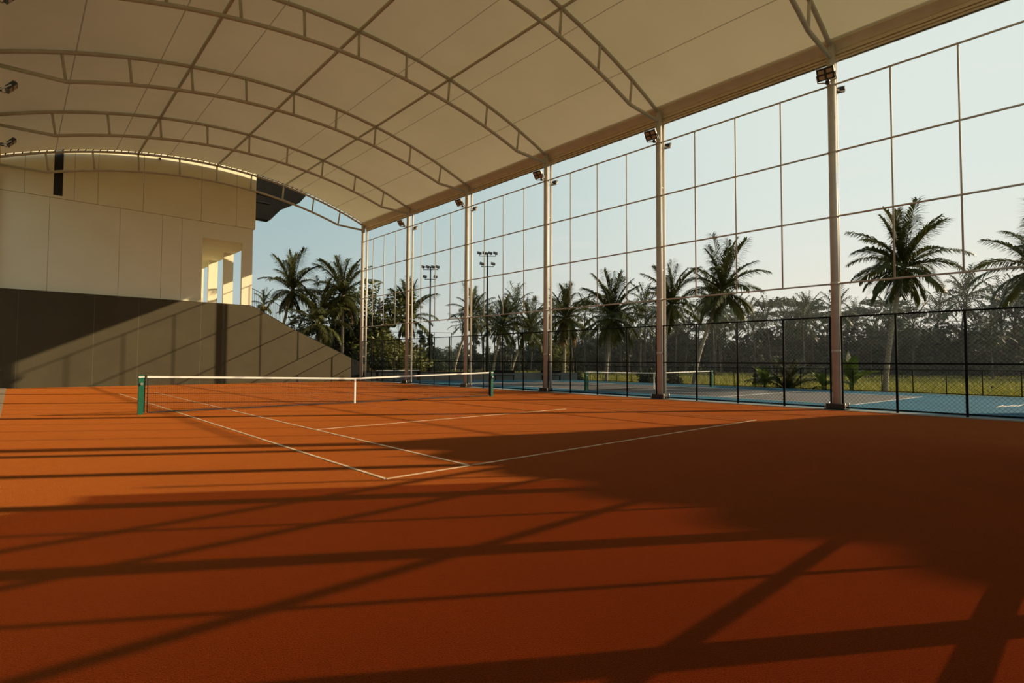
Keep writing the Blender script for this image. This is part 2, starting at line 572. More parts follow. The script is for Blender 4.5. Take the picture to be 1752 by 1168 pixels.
# eave valance + gutter along both sides
for sgn, nm in ((1, 'trim_3'), (-1, 'trim_4')):
    e = lambda x: XC + sgn * (HS + x)
    mb = MB()
    mb.prism([(e(-0.16), 12.15), (e(-0.1), 12.25), (e(0.24), 12.46), (e(0.32), 12.42), (e(0.32), 11.98), (e(0.20), 11.98)], 1, -18.95, 20.75)
    mb.box(min(e(0.22), e(0.42)), max(e(0.22), e(0.42)), -18.95, 20.75, 11.86, 11.975)
    mb.box(min(e(0.26), e(0.44)), max(e(0.26), e(0.44)), -18.95, 20.75, 11.77, 11.835)
    mb.box(min(e(0.30), e(0.46)), max(e(0.30), e(0.46)), -18.95, 20.75, 11.69, 11.75)
    mb.box(min(e(0.34), e(0.40)), max(e(0.34), e(0.40)), -18.95, 20.75, 11.69, 12.2)
    struct(nm, mb, GUTTER)

# arches
ordn = {5: 'white arched roof truss at the far end, touching the cream building wall', 4: 'white arched roof truss next to the far end truss',
        3: 'white arched roof truss third from the cream building wall', 2: 'white arched roof truss over the tennis net',
        1: 'white arched roof truss meeting the column before the blue court net', 0: 'white arched roof truss meeting the tallest nearest column',
        -1: 'white arched roof truss straight above and behind the viewer'}
nodes = [-8.45, -6.42, -4.27, -2.12, 0, 2.12, 4.27, 6.42, 8.45]


def make_arch(y):
    t = thing('arch_truss', ordn[5], 'roof truss', (XC, y, 12.0), 0, 'arched trusses carrying the membrane roof')
    tp = [(d, 0, ztop(XC + d) - 12.0) for d in np.linspace(-HS, HS, 33)]
    MB().tube(tp, 0.075, 8).build('top_chord', STEEL, t)
    bx = [-HS] + list(np.linspace(-8.3, 8.3, 25)) + [HS]
    bp_ = [(d, 0, (11.68 if abs(d) > 9 else zbot(XC + d)) - 12.0) for d in bx]
    MB().tube(bp_, 0.072, 8).build('bottom_chord', STEEL, t)
    for d in nodes:
        b_ = d * 0.983
        MB().tube([(d, 0, ztop(XC + d) - 12.0 - 0.04), (b_, 0, zbot(XC + b_) - 12.0 + 0.04)], 0.052, 8).build('web_strut', STEEL, t)
    return t


arch = make_arch(YK(5))
mb = MB()
for i, x in enumerate(np.arange(XL + 0.3, XC + HS - 0.2, 0.33)):
    mb.tube([(x - XC, 0, ztop(x) + 0.03 - 12), (x - XC + 0.05, -0.24, ztop(x) + 0.09 - 12)], 0.022, 5)
arches = {5: arch}
for k in (4, 3, 2, 1, 0, -1):
    c = copy_tree(arch)
    c.location.y = YK(k)
    c['label'] = ordn[k]
    arches[k] = c
mb.build('lacing', BLACK, arch, 'dark lacing ties along the membrane edge')

for d, lb in ((-4.27, 'white straight purlin pipe on the building side of the roof ridge'), (0.0, 'white straight purlin pipe along the roof ridge'),
              (4.27, 'white straight purlin pipe between ridge and the open column side')):
    z = ztop(XC + d) + 0.0
    t = thing('purlin', lb, 'roof beam', (XC + d, 0, z), 0, 'lengthwise purlins under the membrane')
    MB().tube([(0, -18.9, 0), (0, 20.62, 0)], 0.06, 8).build('pipe', STEEL, t)

# ------------------------------------------------------------------ columns
clab = {5: 'slim white steel column at the corner of the dark back wall', 4: 'slim white steel column second from the dark back wall',
        3: 'slim white steel column just beside the far net post', 2: 'slim white steel column between the two courts, left of the blue court net',
        1: 'white steel column standing in front of the blue court net', 0: 'largest white steel column, leftmost floodlight lit by sun at its top',
        -1: 'white steel column beyond the frame beside the viewer'}
clab[0] = 'tallest nearest white steel column with a dark floodlight near its head'


def make_column():
    t = thing('steel_post', clab[5], 'column', (X0, YK(5), 0), 0, 'white columns along the open side')
    MB().tube([(0, 0, 0.0), (0, 0, 12.16)], 0.125, 20).build('shaft', STEEL, t)
    b_ = MB()
    b_.box(-0.19, 0.19, -0.27, 0.27, 0.0, 0.20)
    bb = b_.build('base_block', BLOCK, t)
    MB().box(-0.24, 0.24, -0.31, 0.31, 0.0, 0.045).build('base_plate', BLACK, t)
    for sx_ in (-0.205, 0.205):
        for sy_ in (-0.29, 0.29):
            bo = MB()
            bo.tube([(sx_, sy_, 0.04), (sx_, sy_, 0.24)], 0.018, 8)
            bo.tube([(sx_, sy_, 0.045), (sx_, sy_, 0.075)], 0.034, 6, smooth=False)
            bo.build('anchor_bolt', BOLT, t)
    for z in (1.9, 4.12, 6.34, 8.5, 10.75):
        MB().tube([(0, 0, z - 0.045), (0, 0, z + 0.045)], 0.137, 16).build('rail_collar', STEEL, t)
    cap = MB()
    cap.box(-0.15, 0.15, -0.012, 0.012, 11.5, 12.3)
    cap.build('gusset_plate', STEEL, t)
    d_ = MB()
    d_.tube([(0.36, 0, 0.05), (0.36, 0, 11.72)], 0.062, 12)
    dd = d_.build('downpipe', PIPE, t)
    for z in (1.9, 5.4, 8.9):
        MB().box(0.10, 0.30, -0.02, 0.02, z - 0.02, z + 0.02).build('pipe_bracket', STEEL, dd)
    return t


col = make_column()
cols = {5: col}
for k in (4, 3, 2, 1, 0, -1):
    c = copy_tree(col)
    c.location.y = YK(k)
    c['label'] = clab[k]
    cols[k] = c
for k in range(-1, 6):
    c = copy_tree(col)
    c.location = (XL, YK(k), 0)
    c.rotation_euler.z = math.pi
    c['label'] = 'white steel column on the closed side of the hall, beyond the frame'
    c['group'] = 'columns along the closed side'

# ------------------------------------------------------------------ side grid and mesh fence, bay by bay
RZ = (10.75, 8.5, 6.34, 4.12)
bay_l = {4: 'far bay beside the dark back wall', 3: 'second bay from the dark back wall', 2: 'third bay, behind the far net post',
         1: 'bay showing the blue court net', 0: 'bay showing the leaning palm', -1: 'nearest bay, showing the tallest palm'}


def make_grid():
    t = thing('rail_grid', 'x', 'railing', (X0, 0, 0), 0, 'white pipe grids between the columns')
    for z in RZ:
        MB().tube([(0, 0.125, z), (0, S - 0.125, z)], 0.030, 8).build('rail', STEEL, t)
    for i in (1, 2, 3):
        y = S * i / 4
        MB().tube([(0, y, RZ[3]), (0, y, RZ[0])], 0.026, 8).build('upright', STEEL, t)
    return t


def wire_mesh(mb, length, z0, z1, pitch=0.085, wd=0.0026, x=0.0):
    """chain link: two sets of diagonal wires in the plane x = const"""
    h = z1 - z0
    for sgn in (1, -1):
        o_ = -h
        while o_ < length:
            a0, a1 = max(0.0, -o_), min(h, length - o_)
            if a1 - a0 > 0.02:
                p_ = (o_ + a0, z0 + a0) if sgn > 0 else (o_ + a0, z1 - a0)
                q = (o_ + a1, z0 + a1) if sgn > 0 else (o_ + a1, z1 - a1)
                dx = wd * 0.7
                vv = []
                for yy, zz in (p_, q):
                    vv += [(x + wd, yy, zz), (x - wd * 0.5, yy - dx, zz + dx * sgn), (x - wd * 0.5, yy + dx, zz - dx * sgn)]
                mb.add(vv, [(0, 1, 4, 3), (1, 2, 5, 4), (2, 0, 3, 5)])
            o_ += pitch * 1.414


def make_fence_bay():
    t = thing('mesh_fence', 'x', 'fence', (X0, 0, 0), 0, 'black chain link panels between the columns')
    for y in (0.17, S / 4, S / 2, S * 3 / 4, S - 0.17):
        MB().tube([(0, y, 0.0), (0, y, 3.03)], 0.034 if 0.5 < y < S - 0.5 else 0.030, 8).build('post', BLACK, t)
    for nm, z in (('top_rail', 3.03), ('middle_rail', 1.51), ('bottom_rail', 0.09)):
        MB().tube([(0, 0.14, z), (0, S - 0.14, z)], 0.026, 8).build(nm, BLACK, t)
    mb = MB()
    wire_mesh(mb, S - 0.34, 0.09, 3.03)
    mb.v = [(x, y + 0.17, z) for x, y, z in mb.v]
    mb.build('chain_link', BLACK, t)
    return t


g0, f0 = make_grid(), make_fence_bay()
for k in (4, 3, 2, 1, 0, -1):
    g = g0 if k == 4 else copy_tree(g0)
    h = f0 if k == 4 else copy_tree(f0)
    g.location.y = h.location.y = YK(k)
    g['label'] = 'tall white pipe grid of the ' + bay_l[k]
    h['label'] = 'low black chain link panel of the ' + bay_l[k]

# ------------------------------------------------------------------ floodlights
def make_floodlight():
    """built with its light face looking along local -X and down; bracket back to local +X"""
    t = thing('floodlight', 'x', 'floodlight', (0, 0, 0), 0, 'floodlights on the column heads')
    rt = Matrix.Rotation(R(-38), 3, 'Y')

    def tr(mb, off=(-0.34, 0, 0.05)):
        mb.v = [tuple(rt @ Vector(p_) + Vector(off)) for p_ in mb.v]
        return mb
    b_ = MB()
    b_.box(-0.05, 0.04, -0.25, 0.25, -0.19, 0.19)
    for i in range(9):
        y = -0.22 + 0.055 * i
        b_.box(0.04, 0.085, y - 0.008, y + 0.008, -0.17, 0.17)
    hs = tr(b_).build('housing', LAMP, t)
    for sy_ in (-0.115, 0.115):
        for sz_ in (-0.088, 0.088):
            l_ = MB()
            l_.box(-0.062, -0.05, sy_ - 0.078, sy_ + 0.078, sz_ - 0.055, sz_ + 0.055)
            tr(l_).build('led_module', LENS, hs)
    k_ = MB()
    for sy_ in (-0.265, 0.265):
        k_.tube([(-0.34, sy_, 0.05), (-0.16, sy_, -0.12), (-0.08, sy_ * 0.4, -0.13), (0.02, 0, -0.13)], 0.022, 6)
    k_.build('yoke', PIPE, t)
    a_ = MB()
    a_.tube([(0.02, 0, -0.13), (0.16, 0, -0.13)], 0.03, 8)
    a_.build('arm', PIPE, t)
    d_ = MB()
    d_.box(-0.10, 0.02, -0.06, 0.06, -0.17, -0.06)
    d_.build('driver_box', LAMP, t)
    return t


fl = make_floodlight()
first = True
fl_l = {0: 'nearest tall column', 1: 'column in front of the blue court net', 2: 'column left of the blue net', 3: 'far net post column', 4: 'column second from the back wall'}
for k in range(0, 5):
    for side in (-1, 1):
        o = fl if first else copy_tree(fl)
        first = False
        if side < 0:
            o.location = (X0 - 0.26, YK(k) + 0.02, 10.88)
            o.rotation_euler.z = R(6)
            o['label'] = 'dark floodlight facing the clay court on the ' + fl_l[k]
        else:
            o.location = (X0 + 0.27, YK(k) - 0.12, 10.72)
            o.rotation_euler.z = math.pi + R(14)
            o.scale = (0.8, 0.72, 0.8)
            o['label'] = 'pale floodlight facing the blue court on the ' + fl_l[k]
for k, z, lb in ((2, 10.97, 'floodlight at the top corner of the view, under the roof'), (3, 10.97, 'floodlight high on the left, middle of three under the roof'),
                 (4, 10.97, 'floodlight high on the left, lowest of three under the roof')):
    o = copy_tree(fl)
    o.location = (XL + 0.27, YK(k), z)
    o.rotation_euler.z = math.pi
    o['label'] = lb
    o['group'] = 'floodlights on the closed side'

# ------------------------------------------------------------------ tennis nets
def make_net(half, label, loc, rz, hgt=1.07, mid=0.914, bands=True):
    t = thing('tennis_net', label, 'tennis net', loc, rz)

    def top(x):
        return mid + (hgt - mid) * (abs(x) / half)
    inner = half - 0.16
    mb = MB()
    st = 0.048
    x = -inner
    wd = 0.0030
    while x <= inner:
        mb.box(x - wd / 2, x + wd / 2, -wd / 2, wd / 2, 0.06, top(x) - 0.03)
        x += st
    nrow = int(0.86 / st)
    for j in range(nrow + 1):
        f_ = j / nrow
        zz = lambda x_: 0.06 + (top(x_) - 0.09) * f_
        for xa, xb in ((-inner, 0), (0, inner)):
            vv = [(xa, -wd / 2, zz(xa) - wd / 2), (xa, wd / 2, zz(xa)), (xa, -wd / 2, zz(xa) + wd / 2),
                  (xb, -wd / 2, zz(xb) - wd / 2), (xb, wd / 2, zz(xb)), (xb, -wd / 2, zz(xb) + wd / 2)]
            mb.add(vv, [(0, 1, 4, 3), (1, 2, 5, 4), (2, 0, 3, 5)])
    mb.build('netting', NETTING, t)
    hb = MB()
    for xa, xb in ((-inner - 0.02, 0), (0, inner + 0.02)):
        za, zb = top(xa), top(xb)
        hb.add([(xa, -0.012, za - 0.055), (xa, 0.012, za - 0.055), (xa, 0.012, za), (xa, -0.012, za),
                (xb, -0.012, zb - 0.055), (xb, 0.012, zb - 0.055), (xb, 0.012, zb), (xb, -0.012, zb)],
               [(0, 1, 5, 4), (1, 2, 6, 5), (2, 3, 7, 6), (3, 0, 4, 7), (0, 3, 2, 1), (4, 5, 6, 7)])
    hb.build('headband', WHITE, t, 'white top band')
    cs = MB()
    cs.box(-0.03, 0.03, -0.016, 0.016, 0.01, mid + 0.002)
    cs.build('centre_strap', WHITE, t, 'white centre strap')
    fb = MB()
    fb.box(-inner, inner, -0.008, 0.008, 0.03, 0.065)
    fb.build('bottom_tape', NETTING, t)
    for sd in (-1, 1):
        p_ = MB()
        xx = sd * half
        p_.box(xx - 0.062, xx + 0.062, -0.062, 0.062, 0, hgt + 0.03)
        po = p_.build('post', GREEN, t, 'dark green post')
        c_ = MB()
        c_.box(xx - 0.068, xx + 0.068, -0.068, 0.068, hgt - 0.045, hgt - 0.015)
        c_.build('post_cap_band', WHITE, po, 'white band')
        w_ = MB()
        w_.tube([(xx + sd * 0.0, -0.065, hgt - 0.22), (xx + sd * 0.0, -0.11, hgt - 0.22)], 0.035, 10)
        w_.build('winch', BOLT, po)
        r_ = MB()
        r_.box(xx - sd * 0.062 - 0.03 * (sd > 0), xx - sd * 0.062 + 0.03 * (sd < 0), -0.05, 0.05, 0.05, hgt)
        r_.build('lacing_bar', BLACK, po)
        l_ = MB()
        l_.tube([(sd * inner, 0, 0.05), (sd * inner, 0, hgt - 0.02)], 0.012, 6)
        for z in np.arange(0.1, hgt, 0.12):
            l_.tube([(sd * inner, 0, z), (xx - sd * 0.06, 0, z + 0.04)], 0.006, 4)
        l_.build('side_cord', NETTING, t)
    return t


make_net(6.4, 'black tennis net with a white band across the orange clay court', (0, 0, 0), 0)
make_net(5.0, 'distant tennis net with a white band on the blue court', (18.15, -0.62, 0.0), math.atan2(-1.9, 9.72), 1.02, 0.93)

# ------------------------------------------------------------------ near end fence behind the viewer, with screen cloth, and an added shadow-casting wall
ef = thing('mesh_fence', 'black mesh fence behind the viewer across the near end', 'fence', (0, YBEG, 0))
for x in (-9.2, -7.0, -5.3, -3.65, -2.0, -0.45, 1.3, 3.05, 4.6, 6.2, 7.8, 9.2):
    wdt = 0.12 if x in (-3.65, -0.45, 3.05, 6.2, 9.2, -7.0) else 0.030
    MB().tube([(x, 0, 0), (x, 0, 6.4 if wdt < 0.1 else 11.5)], wdt, 10).build('post', STEEL, ef)
for z in (0.65, 1.51, 3.03, 4.2, 4.95):
    MB().tube([(-9.2, 0, z), (10.5, 0, z)], 0.045 if z > 0.7 else 0.06, 8).build('rail', STEEL, ef)
scr = MB()
n_ = 40
pts = []
for i in range(n_ + 1):
    x = -9.2 + (3.9 + 9.2) * i / n_
    ztp = 6.35 - 0.35 * abs(math.sin((x - 3.9) * math.pi / 2.2)) - max(0, 2.4 - x) * 0.42 * (1 if x > 0 else 0) - (1.0 if x <= 0 else 0)
    pts.append((x, ztp))
scr.add([(x, 0.06, 0.05) for x, z in pts] + [(x, 0.06, z) for x, z in pts], [(i, i + 1, n_ + 2 + i, n_ + 1 + i) for i in range(n_)])
tag(scr.build('screen_cloth', SCREEN), 'rust coloured screen cloth hung on the fence behind the viewer', 'screen')
bpy.data.objects['screen_cloth'].location = (0, YBEG, 0)

ph = thing('shadow_blocker', 'added shadow-casting wall beyond the blue court, outside the frame', 'building', (20, -30.15, 0))  # unseen wall added, its outline shaped to shade the near clay court
prof = [(-20.35, 0), (-20.42, 6.06), (-21.74, 7.72), (-22.97, 9.7), (-23.66, 10.81), (-24.1, 11.85)]
yy = -24.1
k = 0
while yy > -38:
    for s_ in (0.25, 0.5, 0.75, 1.0):
        prof.append((yy - 1.6 * s_, 12.15 + 0.32 * math.sin(math.pi * s_)))
    yy -= 1.6
prof += [(yy, 0)]
m_ = MB().prism([(y + 30, z) for y, z in prof], 0, 0.0, 0.5)
m_.build('blocker_wall', LOWWALL, ph)

# ------------------------------------------------------------------ beyond the blue court
lf = thing('mesh_fence', 'low black chain link fence between the blue court and the rice field', 'fence', (25.1, -15.6, 0))
ang = math.atan2(11.95 + 15.6, 26.1 - 25.02)
lf.rotation_euler.z = ang - math.pi / 2
L_ = math.hypot(27.55, 1.1)
LX = L_ + 12
for i in range(29):
    y = i * 1.378 - 11.0
    MB().tube([(0, y, -0.35), (0, y, 1.2)], 0.024, 6).build('post', BLACK, lf)
MB().tube([(0, -11, 1.2), (0, L_, 1.2)], 0.018, 6).build('top_rail', BLACK, lf)
MB().tube([(0, -11, 0.03), (0, L_, 0.03)], 0.022, 6).build('bottom_rail', BLACK, lf)
mb = MB()
wire_mesh(mb, L_ + 11, 0.03, 1.2, 0.085, 0.003)
mb.v = [(x, y - 11, z) for x, y, z in mb.v]
mb.build('chain_link', BLACK, lf)

bw = thing('low_wall', 'low grey rendered wall closing the far end of the blue court', 'wall', (14.2, 20.1, 0), math.atan2(11.95 - 20.1, 26.1 - 14.2))
LW = math.hypot(11.9, 8.15)
MB().box(-3, LW, 0.0, 0.25, -0.3, 0.62).build('wall_body', LOWWALL, bw)
MB().box(-3, LW * 0.62, -0.03, 0.28, 0.62, 0.70).build('coping', BLOCK, bw)
tf = thing('mesh_fence', 'tall thin black fence standing behind the low grey wall', 'fence', (14.2, 20.4, 0), math.atan2(11.95 - 20.1, 26.1 - 14.2))
for x in np.arange(-3, 4.2, 1.4):
    MB().tube([(x, 0.2, -0.3), (x, 0.2, 3.9)], 0.028, 6).build('post', BLACK, tf)
for x in np.arange(5.2, LW + 0.2, 1.3):
    MB().tube([(x, 0.2, -0.3), (x, 0.2, 1.75)], 0.026, 6).build('post', BLACK, tf)
for z, xa, xb in ((3.88, -3, 4.0), (1.72, -3, LW), (1.0, -3, LW), (0.78, -3, LW)):
    MB().tube([(xa, 0.2, z), (xb, 0.2, z)], 0.02, 6).build('rail', BLACK, tf)
MB().tube([(LW + 0.15, 0.2, -0.3), (LW + 0.15, 0.2, 1.9)], 0.07, 8).build('corner_post', BLACK, tf)
# courtside benches
ben = [((11.2, 19.2), 3.9, 0.82, 'long white courtside rail seat beside the corner column'),
       ((19.8, 15.5), 1.7, 0.42, 'dark courtside bench before the low grey wall, nearer the clay court'),
       ((23.0, 13.3), 1.7, 0.42, 'dark courtside bench before the low grey wall, near the fence corner')]
for (bx_, by_), ln_, hz, lb in ben:
    rot_ = 0 if hz > 0.6 else math.atan2(-8.15, 11.9)
    t = thing('bench', lb, 'bench', (bx_, by_ - 0.1, 0), rot_)
    MB().box(0, ln_, -0.15, 0.15, hz - 0.05, hz).build('seat', WHITE if hz > 0.6 else BLACK, t)
    for q_ in (0.12, ln_ - 0.12):
        MB().box(q_ - 0.03, q_ + 0.03, -0.14, 0.14, 0, hz - 0.05).build('leg', BLACK, t)
    if hz < 0.6:
        MB().box(0, ln_, 0.12, 0.16, hz + 0.2, hz + 0.36).build('backrest', BLACK, t)

# light masts
for (mx_, my_), hh, lb in (((20.33, 25.49), 10.75, 'tall dark light mast with six lamps, left of the pair'), ((21.8, 18.71), 11.3, 'tall dark light mast with six lamps, right of the pair')):
    t = thing('light_mast', lb, 'light mast', (mx_, my_, -0.4), R(-42))
    MB().tube([(0, 0, 0), (0, 0, hh * 0.5), (0, 0, hh + 0.3)], [0.11, 0.085, 0.06], 10).build('pole', BLACK, t)
    MB().tube([(-0.75, 0, hh), (0.75, 0, hh)], 0.035, 6).build('crossarm', BLACK, t)
    MB().tube([(-0.55, 0, hh - 0.95), (0.55, 0, hh - 0.95)], 0.035, 6).build('crossarm', BLACK, t)
    for lx, lz in ((-0.72, 0), (-0.26, 0), (0.24, 0), (0.7, 0), (-0.5, -0.95), (0.5, -0.95)):
        l_ = MB()
        l_.box(-0.19, 0.19, -0.16, 0.16, -0.05, 0.05)
        rm = Matrix.Rotation(R(40), 3, 'X') @ Matrix.Rotation(R(18), 3, 'Y')
        l_.v = [tuple(rm @ Vector(p_) + Vector((lx, -0.12, hh + lz + 0.24 - 0.4 * 0))) for p_ in l_.v]
        lo_ = l_.build('lamp', LAMP, t)
        MB().tube([(lx, 0, hh + lz), (lx, -0.12, hh + lz + 0.22)], 0.025, 5).build('lamp_bracket', BLACK, lo_)

# ------------------------------------------------------------------ palms
def frond_mesh(name, elev, length, droop, m, n=30, seed=0, wid=0.074, ll=0.82):
    rg = random.Random(seed)
    mb = MB()
    pts = [Vector((0, 0, 0))]
    e_ = elev
    ds = length / n
    tang = []
    for i in range(n):
        s_ = i / n
        e_ -= droop * (0.35 + 1.5 * s_) / n
        d = Vector((math.cos(e_), 0, math.sin(e_)))
        tang.append(d)
        pts.append(pts[-1] + d * ds)
    tang.append(tang[-1])
    mb.tube(pts[::2] + ([pts[-1]] if n % 2 else []), [0.035 * (1 - 0.85 * i / (len(pts[::2]) - 1 + (n % 2))) for i in range(len(pts[::2]) + (n % 2))], 4, caps=False)
    for i in range(3, n + 1):
        s_ = i / n
        t = tang[i]
        nrm = Vector((-t.z, 0, t.x))
        l0 = ll * (0.35 + 0.9 * math.sin(math.pi * min(1, 0.12 + 0.80 * s_)))
        for sd in (-1, 1):
            for sub in ((0.0,) if n < 20 else (0.0, 0.5)):
                p_ = pts[i] - t * ds * sub
                l_ = l0 * rg.uniform(0.8, 1.15)
                d = (t * (0.55 + 0.5 * s_) + Vector((0, sd, 0)) * rg.uniform(0.6, 0.85) + nrm * rg.uniform(-0.05, 0.2)).normalized()
                mid_ = p_ + d * l_ * 0.5
                d2 = (d + Vector((0, 0, -1)) * rg.uniform(0.5, 0.95)).normalized()
                tip = mid_ + d2 * l_ * 0.55
                sdv = d.cross(Vector((0, 0, 1)))
                if sdv.length < 0.1:
                    sdv = Vector((0, 1, 0))
                sdv = sdv.normalized() * wid * 0.5
                mb.add([p_ - sdv * 0.5, p_ + sdv * 0.5, mid_ + sdv, mid_ - sdv, tip], [(0, 1, 2, 3), (3, 2, 4)])
    return mb.mesh(name, m)


FM = []
for i, (e_, dr, ln_) in enumerate(((87, 18, 3.6), (77, 30, 3.7), (62, 44, 3.4), (42, 58, 3.2), (18, 56, 3.0), (-12, 45, 2.7), (-44, 26, 2.2))):
    FM.append([frond_mesh('frond', R(e_), ln_, R(dr), FROND, 30, 10 * i + q_) for q_ in range(2)])
DRYF = frond_mesh('frond', R(-62), 2.2, R(18), FROND2, 24, 99)
random.seed(7)


def trunk_mesh(h, lean, r1=0.145, r2=0.10, m=None, curve=0.5):
    mb = MB()
    pts, rads = [], []
    for i in range(13):
        s_ = i / 12
        cx = lean[0] * (s_ ** (1 + curve))
        cy = lean[1] * (s_ ** (1 + curve))
        pts.append((cx, cy, h * s_))
        rads.append((r1 * 1.5 if i == 0 else r1 + (r2 - r1) * s_) * (1.03 if i % 2 else 0.98))
    mb.tube(pts, rads, 10)
    return mb.mesh('trunk', m or TRUNK)


def palm(loc, topz, lean, label, scale=1.0, n=22, seed=0, dry=0, bias=0.0, group='coconut palms around the courts'):
    rg = random.Random(seed)
    n = int(n * 1.25)
    t = thing('coconut_palm', label, 'palm tree', (loc[0], loc[1], -0.4), 0, group)
    h = topz + 0.4
    link('trunk', trunk_mesh(h, lean), t)
    top = Vector((lean[0], lean[1], h))
    for i in range(n):
        q_ = (i + 0.5) / n
        band = min(6, int(q_ ** 0.85 * 7))
        o = link('frond', FM[band][i % 2], t)
        o.location = top + Vector((0, 0, 0.10 - 0.2 * q_))
        s_ = scale * rg.uniform(0.85, 1.12)
        o.scale = (s_, s_, s_)
        o.rotation_euler = (rg.uniform(-0.25, 0.25), rg.uniform(-0.12, 0.12), i * 2.39996 + rg.uniform(-0.3, 0.3) + seed)
    for i in range(dry):
        o = link('frond', DRYF, t, 'brown hanging dead frond')
        o.location = top + Vector((0, 0, -0.15))
        o.rotation_euler = (0, 0, i * 2.1 + seed)
    cn = MB()
    for i in range(6):
        a_ = i * 1.05
        c = top + Vector((math.cos(a_) * 0.22, math.sin(a_) * 0.22, -0.28 - 0.08 * (i % 2)))
        ring = [c + Vector((0, 0, 0.13)), c + Vector((0, 0, -0.13))]
        cn.tube([ring[0], c + Vector((0, 0, 0.07)), c + Vector((0, 0, -0.07)), ring[1]], [0.02, 0.10, 0.10, 0.02], 8)
    cn.build('coconut_cluster', NUT, t)
    return t


palm((27.5, -9.7), 7.0, (0.75, -0.85), 'tallest coconut palm, seen clear against the sky beyond the low fence', 0.95, 26, 3)
palm((26.0, 1.3), 6.5, (1.4, -1.5), 'coconut palm with a strongly leaning pale trunk behind the blue net post', 0.98, 24, 5)
palm((29.6, 6.1), 6.2, (0.5, -0.6), 'coconut palm just beside the column fronting the blue net', 1.0, 22, 8)
palm((26.3, 9.1), 5.1, (0.3, -0.4), 'coconut palm rising over the blue court net, upright pale trunk', 1.05, 24, 11)
palm((26.8, 14.1), 5.4, (0.0, -0.2), 'coconut palm near the fence corner with brown hanging dead fronds', 0.92, 24, 14, 4)
palm((31.4, 26.2), 5.0, (1.5, -1.5), 'leaning coconut palm, right one of the two leaning trunks near the light mast', 1.0, 20, 17)
palm((30.0, 27.5), 5.4, (0.7, -0.8), 'leaning coconut palm close to the right light mast', 1.0, 20, 19)
palm((24.4, 27.2), 6.2, (1.3, -1.4), 'coconut palm half hidden by the column by the far net post', 0.85, 20, 23)
palm((7.3, 29.3), 7.4, (0.9, -1.1), 'coconut palm beyond the stair railing, nearest the cream building', 0.92, 22, 29)
palm((11.5, 25.5), 7.1, (0.0, 0.0), 'straight coconut palm behind the lower end of the stairs', 1.0, 24, 31, 1)
palm((9.3, 24.8), 4.6, (-0.1, 0.1), 'short dark coconut palm between two taller ones by the stairs', 1.0, 22, 37)
palm((18.5, 27.2), 5.6, (0.3, -0.4), 'coconut palm behind the second column, mixed with a leafy tree', 1.0, 22, 41)
palm((7.9, 34.2), 6.6, (0, 0), 'small coconut palm crown peeping over the top of the stairs', 0.45, 14, 43)
palm((38.5, -15.0), 7.6, (0.3, -0.4), 'coconut palm cut by the edge of the view, fronds reaching in', 1.1, 24, 47)

# ------------------------------------------------------------------ leafy trees
def leaf_crown(blobs, n, size, seed, m, flat=1.0):
    rg = np.random.default_rng(seed)
    tot = sum(b_[3] * b_[4] * b_[5] for b_ in blobs)
    V, F = [], []
    for bx_, by_, bz_, rx, ry, rz in blobs:
        k_ = max(8, int(n * rx * ry * rz / tot))
        d = rg.normal(size=(k_, 3))
        d /= np.linalg.norm(d, axis=1)[:, None]
        rad = rg.uniform(0.45, 1.0, k_) ** 0.5
        # lumps so the outline is broken
        lump = 1 + 0.16 * np.sin(5 * d[:, 0] + bx_) * np.cos(4 * d[:, 1] + by_) + 0.10 * np.sin(9 * d[:, 2] + bz_)
        c = d * (rad * lump)[:, None] * np.array([rx, ry, rz]) + np.array([bx_, by_, bz_])
        a_ = rg.normal(size=(k_, 3))
        a_[:, 2] *= 0.6
        a_ /= np.linalg.norm(a_, axis=1)[:, None]
        b2 = np.cross(a_, rg.normal(size=(k_, 3)))
        b2 /= np.linalg.norm(b2, axis=1)[:, None]
        s_ = size * rg.uniform(0.6, 1.3, k_)[:, None]
        a_, b2 = a_ * s_, b2 * s_ * 0.45
        o_ = len(V) * 0 + sum(len(x) for x in V)
        V.append(np.stack([c - a_, c + b2, c + a_, c - b2], 1).reshape(-1, 3))
        F.append((np.arange(k_ * 4).reshape(-1, 4) + o_))
    V = np.concatenate(V)
    F = np.concatenate(F)
    me = bpy.data.meshes.new('foliage')
    me.from_pydata(V.tolist(), [], F.tolist())
    me.materials.append(m)
    return me


def woody(h, r1, branches, m):
    mb = MB()
    mb.tube([(0, 0, 0), (0.05 * h * 0.3, 0.02 * h, h * 0.5), (0, 0, h)], [r1, r1 * 0.75, r1 * 0.4], 8)
    for bx_, by_, bz_ in branches:
        mb.tube([(0, 0, h * 0.55), (bx_ * 0.6, by_ * 0.6, h * 0.55 + (bz_ - h * 0.55) * 0.55), (bx_, by_, bz_)], [r1 * 0.5, r1 * 0.3, r1 * 0.12], 6)
    return mb.mesh('trunk', m)


def tree_kind(seed, h, spread, nb, n, size, m, bark=None, low=0.3):
    rg = random.Random(seed)
    blobs, br = [], []
    for i in range(nb):
        a_ = rg.uniform(0, 6.283)
        d = spread * rg.uniform(0.1, 0.75)
        z = h * (low + (0.92 - low) * (i + 0.5) / nb)
        rr_ = spread * rg.uniform(0.35, 0.6) * (1.1 - 0.5 * (i / nb))
        blobs.append((math.cos(a_) * d, math.sin(a_) * d, z, rr_, rr_, rr_ * 0.75))
        br.append((math.cos(a_) * d, math.sin(a_) * d, z))
    return leaf_crown(blobs, n, size, seed, m), woody(h * 0.8, 0.02 * h + 0.05, br, bark or TRUNKD)


